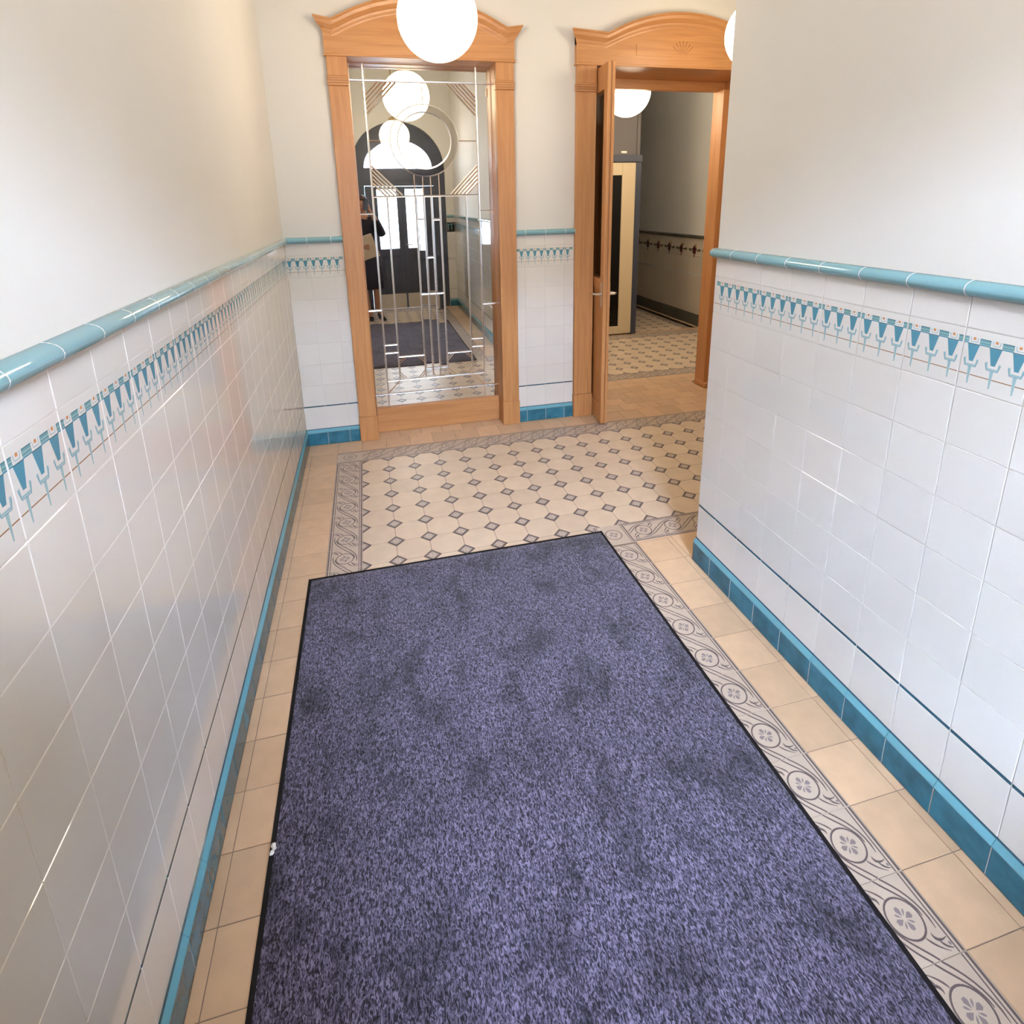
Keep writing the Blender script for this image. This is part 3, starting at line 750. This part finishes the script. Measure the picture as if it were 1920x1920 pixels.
# ------------------------------------------------------------------ globe lamps
def globe(x, y, z, label):
    R = .1925; root = tag(ob('globe_lamp', None, None, (x, y, z)), label, 'lamp', 'opal globe pendant lamps')
    mb = MB(); mb.lathe([(max(.0001, R*math.sin(t)), -R*math.cos(t)) for t in [i*PI/24 for i in range(25)]], 'opal', 40)
    ob('opal_globe', mb.mesh('opal_globe', True), root)
    mb = MB(); mb.lathe([(.0001, R-.012), (.062, R-.012), (.062, R+.022), (.020, R+.045), (.0001, R+.045)], 'brass', 24); ob('collar', mb, root)
    mb = MB(); mb.tube([(0, 0, R+.04), (0, 0, CEIL-z-.02)], .008, 'brass', 8); ob('rod', mb, root)
    mb = MB(); mb.lathe([(.0001, CEIL-z-.045), (.030, CEIL-z-.042), (.055, CEIL-z-.01), (.055, CEIL-z), (.0001, CEIL-z)], 'brass', 24); ob('ceiling_rose', mb, root)
globe(.936, -.93, 2.512, 'glowing opal globe lamp hanging before the mirrored oak portal')
globe(.985, -3.74, 2.50, 'glowing opal globe lamp over the rug near the arched entrance door')
globe(2.80, -.83, 2.552, 'glowing opal globe lamp before the open oak doorway, half behind the wall corner')
globe(2.755, .80, 2.515, 'glowing opal globe lamp in the dim lobby beyond the open door')

globe(2.30, 1.72, 2.515, 'added opal globe lamp brightening the lobby, unseen behind the wall between the portals')  # added lamp out of view, lifts the lobby light
globe(4.15, 1.00, 2.515, 'added opal globe lamp brightening the lobby, unseen to the right of the open oak doorway')  # second added lamp, unseen, brightens the lobby wall

# ------------------------------------------------------------------ rug
RX0, RX1, RY0, RY1 = .138, 1.572, -3.79, -1.560
rug = tag(ob('rug', None, None, ((RX0+RX1)/2, RY1, 0)), 'long purple-blue pile mat with a black rubber edge on the tiled floor', 'rug')
cx = (RX0+RX1)/2
mb = MB(); nx, ny = 60, 90; w0, w1, l0, l1 = RX0+.011-cx, RX1-.011-cx, RY0+.011-RY1, -.011
vs = []; fs = []
for j in range(ny+1):
    for i in range(nx+1):
        ed = min(i, nx-i, j, ny-j)
        vs.append((w0+(w1-w0)*i/nx, l0+(l1-l0)*j/ny, (.003 if ed == 0 else .0085+random.uniform(-.0006, .0003))))
for j in range(ny):
    for i in range(nx): a = j*(nx+1)+i; fs.append((a, a+1, a+nx+2, a+nx+1))
mb.add(vs, fs, 'pile'); ob('pile', mb.mesh('pile', True), rug)
x0, x1, y0, y1 = RX0-cx, RX1-cx, RY0-RY1, 0
for a, b, c_, d in ((x0, x0+.013, y0, y1), (x1-.013, x1, y0, y1), (x0+.013, x1-.013, y0, y0+.013), (x0+.013, x1-.013, y1-.013, y1)):
    mb = MB(); mb.bbox(a, b, c_, d, .0, .0045, 'rubber', .0012); ob('rubber_edge', mb, rug)
mb = MB()
def blob(c, r, k):
    rs = []
    for t in range(5):
        f = math.sin(PI*(t+.5)/5); z = -math.cos(PI*(t+.5)/5)
        rs.append([(c[0]+r*f*math.cos(q*PI/3)*random.uniform(.7, 1.2), c[1]+r*f*math.sin(q*PI/3)*random.uniform(.7, 1.2), c[2]+r*.5*z) for q in range(6)])
    mb.loft(rs, k, True)
blob((0, .006, .005), .008, 'paper'); blob((-.002, -.010, .004), .007, 'paper'); blob((.003, -.002, .006), .006, 'paper')
tag(ob('paper_scrap', mb, None, (.148, -2.71, .0085)), 'tiny white crumpled scrap lying on the left edge of the mat', 'litter')

# ------------------------------------------------------------------ person holding the phone (seen in the mirror)
PX, PY = .505, -4.175
def skin_obj(name, pts, edges, k, parent=None, root=0, sub=2):
    me = bpy.data.meshes.new(name); me.from_pydata([p[:3] for p in pts], edges, []); me.materials.append(M[k])
    o = bpy.data.objects.new(name, me); COL.objects.link(o)
    sm = o.modifiers.new('skin', 'SKIN'); sm.use_smooth_shade = True
    for i, p in enumerate(pts):
        sv = me.skin_vertices[0].data[i]; r = p[3]; sv.radius = r if isinstance(r, tuple) else (r, r); sv.use_root = (i == root)
    ss = o.modifiers.new('sub', 'SUBSURF'); ss.levels = sub; ss.render_levels = sub
    if parent: o.parent = parent
    return o
body = [(0, 0, .95, (.15, .10)), (0, 0, 1.12, (.12, .085)), (0, -.005, 1.30, (.145, .095)), (0, -.01, 1.42, (.10, .07)), (0, -.002, 1.49, .052), (0, .012, 1.56, (.062, .075)), (0, .018, 1.63, (.074, .094)), (0, .012, 1.70, (.066, .080)),
        (.155, -.01, 1.425, .052), (.245, .02, 1.21, .043), (.125, .165, 1.515, .030), (.090, .205, 1.570, (.030, .018)),
        (-.155, -.01, 1.425, .052), (-.225, -.02, 1.15, .043), (-.085, .165, 1.075, .030), (-.020, .195, 1.065, (.034, .018)),
        (.085, 0, .86, .088), (.105, .02, .50, .058), (.120, -.015, .13, .038), (.165, .085, .055, .032),
        (-.085, 0, .86, .088), (-.065, .025, .50, .058), (-.025, 0, .13, .038), (-.010, .11, .055, .032)]
# fingers: right hand closes on the phone edge, left hand on the folder
ed = [(0, 1), (1, 2), (2, 3), (3, 4), (4, 5), (5, 6), (6, 7), (3, 8), (8, 9), (9, 10), (10, 11), (3, 12), (12, 13), (13, 14), (14, 15), (0, 16), (16, 17), (17, 18), (18, 19), (0, 20), (20, 21), (21, 22), (22, 23)]
def fing(root, chain, r=.0085):
    prev = root
    for p in chain: body.append((*p, r)); ed.append((prev, len(body)-1)); prev = len(body)-1; r *= .93
for i in range(4):
    z = 1.560+.019*i; fing(11, [(.094, .213, z+.004), (.093, .229, z+.010), (.082, .2375, z+.012)])
fing(11, [(.078, .196, 1.590), (.062, .206, 1.606), (.052, .2115, 1.628)], .0095)
for i in range(4):
    z = 1.038+.020*i; fing(15, [(.012, .214, z), (.040, .220, z-.002), (.062-.004*abs(i-1.5), .217, z-.004)])
fing(15, [(-.005, .188, 1.100), (.018, .192, 1.112), (.040, .196, 1.114)], .0095)
person = tag(skin_obj('person', body, ed, 'skin'), 'person in a dark jacket and skirt photographing with a phone, seen in the mirror', 'person')
person.location = (PX, PY, 0)
jk = [(0, 0, .90, (.165, .115)), (0, 0, 1.12, (.140, .105)), (0, -.005, 1.30, (.165, .115)), (0, -.01, 1.42, (.115, .085)), (0, -.004, 1.465, (.062, .062)),
      (.160, -.01, 1.425, .068), (.250, .02, 1.205, .062), (.150, .137, 1.450, .045), (-.160, -.01, 1.425, .068), (-.230, -.02, 1.145, .062), (-.110, .135, 1.085, .045)]
skin_obj('jacket', jk, [(0, 1), (1, 2), (2, 3), (3, 4), (3, 5), (5, 6), (6, 7), (3, 8), (8, 9), (9, 10)], 'navy', person)
mb = MB(); rings = []
for z, a, b in ((1.0, .148, .108), (.90, .178, .130), (.75, .190, .140), (.60, .195, .145), (.47, .200, .150), (.465, .192, .142)):
    rings.append([(a*math.cos(2*PI*i/24)+.012, b*math.sin(2*PI*i/24)+.005, z) for i in range(24)])
mb.loft(rings, 'skirt', True); ob('skirt', mb.mesh('skirt', True), person)
def shoe(x, y, ang, dx):
    mb = MB(); c, s = math.cos(ang), math.sin(ang); rr = []
    for t, w, h0, h1 in ((-.055, .018, .052, .085), (-.03, .032, .045, .090), (.03, .030, .018, .075), (.09, .042, .004, .058), (.14, .034, .003, .040), (.165, .014, .004, .022)):
        rr.append([(x+t*s+q*c, y+t*c-q*s, h) for q, h in ((-w, h0), (-w, (h0+h1)/2), (-w*.6, h1), (w*.6, h1), (w, (h0+h1)/2), (w, h0))])
    mb.loft(rr, 'shoe', True)
    hx, hy = x-.038*s, y-.038*c
    mb.tube([(hx, hy, 0), (hx, hy, .06)], [.012, .022], 'shoe', 8); return mb
ob('shoe', shoe(.120, -.02, .42, 0).mesh('shoe', True), person); ob('shoe', shoe(-.025, 0, .10, 0).mesh('shoe', True), person)
mb = MB(); rings = []
for t in range(9):
    a = PI*t/8; f = max(.02, math.sin(a)); z = math.cos(a)
    rings.append([(.092*f*math.cos(2*PI*i/20), -.012+.100*f*math.sin(2*PI*i/20)*(1 if math.sin(2*PI*i/20) < 0 else (.98 if z > .35 else .25)), 1.655+.115*z if z > 0 else 1.655+.20*z) for i in range(20)])
mb.loft(rings, 'hair', True); ob('hair', mb.mesh('hair', True), person)
for s in (-1, 1):
    mb = MB(); mb.lathe([(.0001, .011), (.008, .007), (.011, 0), (.008, -.007), (.0001, -.011)], 'eye', 10, (s*.029, .098, 1.645)); ob('eye', mb, person)
mb = MB(); mb.loft([[(-.007, .10, 1.648), (.007, .10, 1.648), (.006, .112, 1.645), (-.006, .112, 1.645)], [(-.014, .098, 1.605), (.014, .098, 1.605), (.010, .128, 1.608), (-.010, .128, 1.608)]], 'skin', True); ob('nose', mb.mesh('nose', True), person)
mb = MB(); mb.tube([(-.022, .092, 1.578), (0, .103, 1.577), (.022, .092, 1.578)], [.003, .007, .003], 'lip', 8); ob('mouth', mb, person)
for s in (-1, 1):
    mb = MB(); mb.loft([[(s*.070, .005, 1.66), (s*.074, .02, 1.655), (s*.072, .015, 1.61), (s*.070, .004, 1.61)], [(s*.082, -.008, 1.667), (s*.084, .012, 1.66), (s*.080, .010, 1.61), (s*.078, -.004, 1.608)]], 'skin', True); ob('ear', mb, person)
# phone and folder are held things
ph = tag(ob('phone', None, None, (PX+.0555, PY+.2275, 1.632)), 'black phone held up before the face of the person in the mirror', 'phone')
mb = MB(); mb.bbox(-.037, .037, -.004, .004, -.078, .078, 'phone', .002); ob('phone_body', mb, ph)
mb = MB(); mb.lathe([(.0001, 0), (.006, 0), (.006, .0015), (.0001, .0015)], 'lens', 16); ob('camera_lens', mb, ph, (-.022, .004, .060), (-PI/2, 0, 0))
fd = tag(ob('folder', None, None, (PX+.030, PY+.205, 1.065), (-.10, -.30, 0)), 'buff paper folder held against the dark skirt of the person in the mirror', 'folder')
mb = MB(); mb.box(-.115, .115, -.003, .003, -.160, .160, 'folder'); ob('cover', mb, fd)
mb = MB(); mb.box(-.108, .110, -.0015, .0015, -.150, .166, 'paper'); ob('sheets', mb, fd)

# ------------------------------------------------------------------ street outside the entrance
mb = MB(); mb.box(-12, 14, -9.5, YF-.4, -.35, -.02, 'pave'); tag(ob('pavement', mb), 'grey pavement outside the entrance', kind='structure')
mb = MB(); mb.box(-30, 32, -24, -9.5, -.45, -.14, 'road'); tag(ob('road', mb), 'asphalt road outside the entrance', kind='structure')
bd = tag(ob('townhouse', None, None, (1, -24, -.14)), 'pale rendered townhouse across the street, seen through the entrance glass', 'building')
mb = MB(); mb.box(-14, 14, -6, 0, 0, 7.5, 'facade'); ob('facade', mb, bd)
mb = MB(); mb.box(-14.1, 14.1, -.2, .25, 7.1, 7.6, 'ftrim'); mb.box(-14, 14, 0, .12, 3.6, 3.85, 'ftrim'); ob('cornice', mb, bd)
for r in range(2):
    for i in range(11):
        x = -12.5+i*2.5; z = .9+r*3.4; mb = MB(); mb.box(-.55, .55, 0, .06, 0, 1.9, 'ftrim'); wn = ob('window', mb, bd, (x, 0, z))
        mb = MB(); mb.box(-.45, .45, .06, .07, .1, 1.8, 'fwin'); ob('pane', mb, wn)
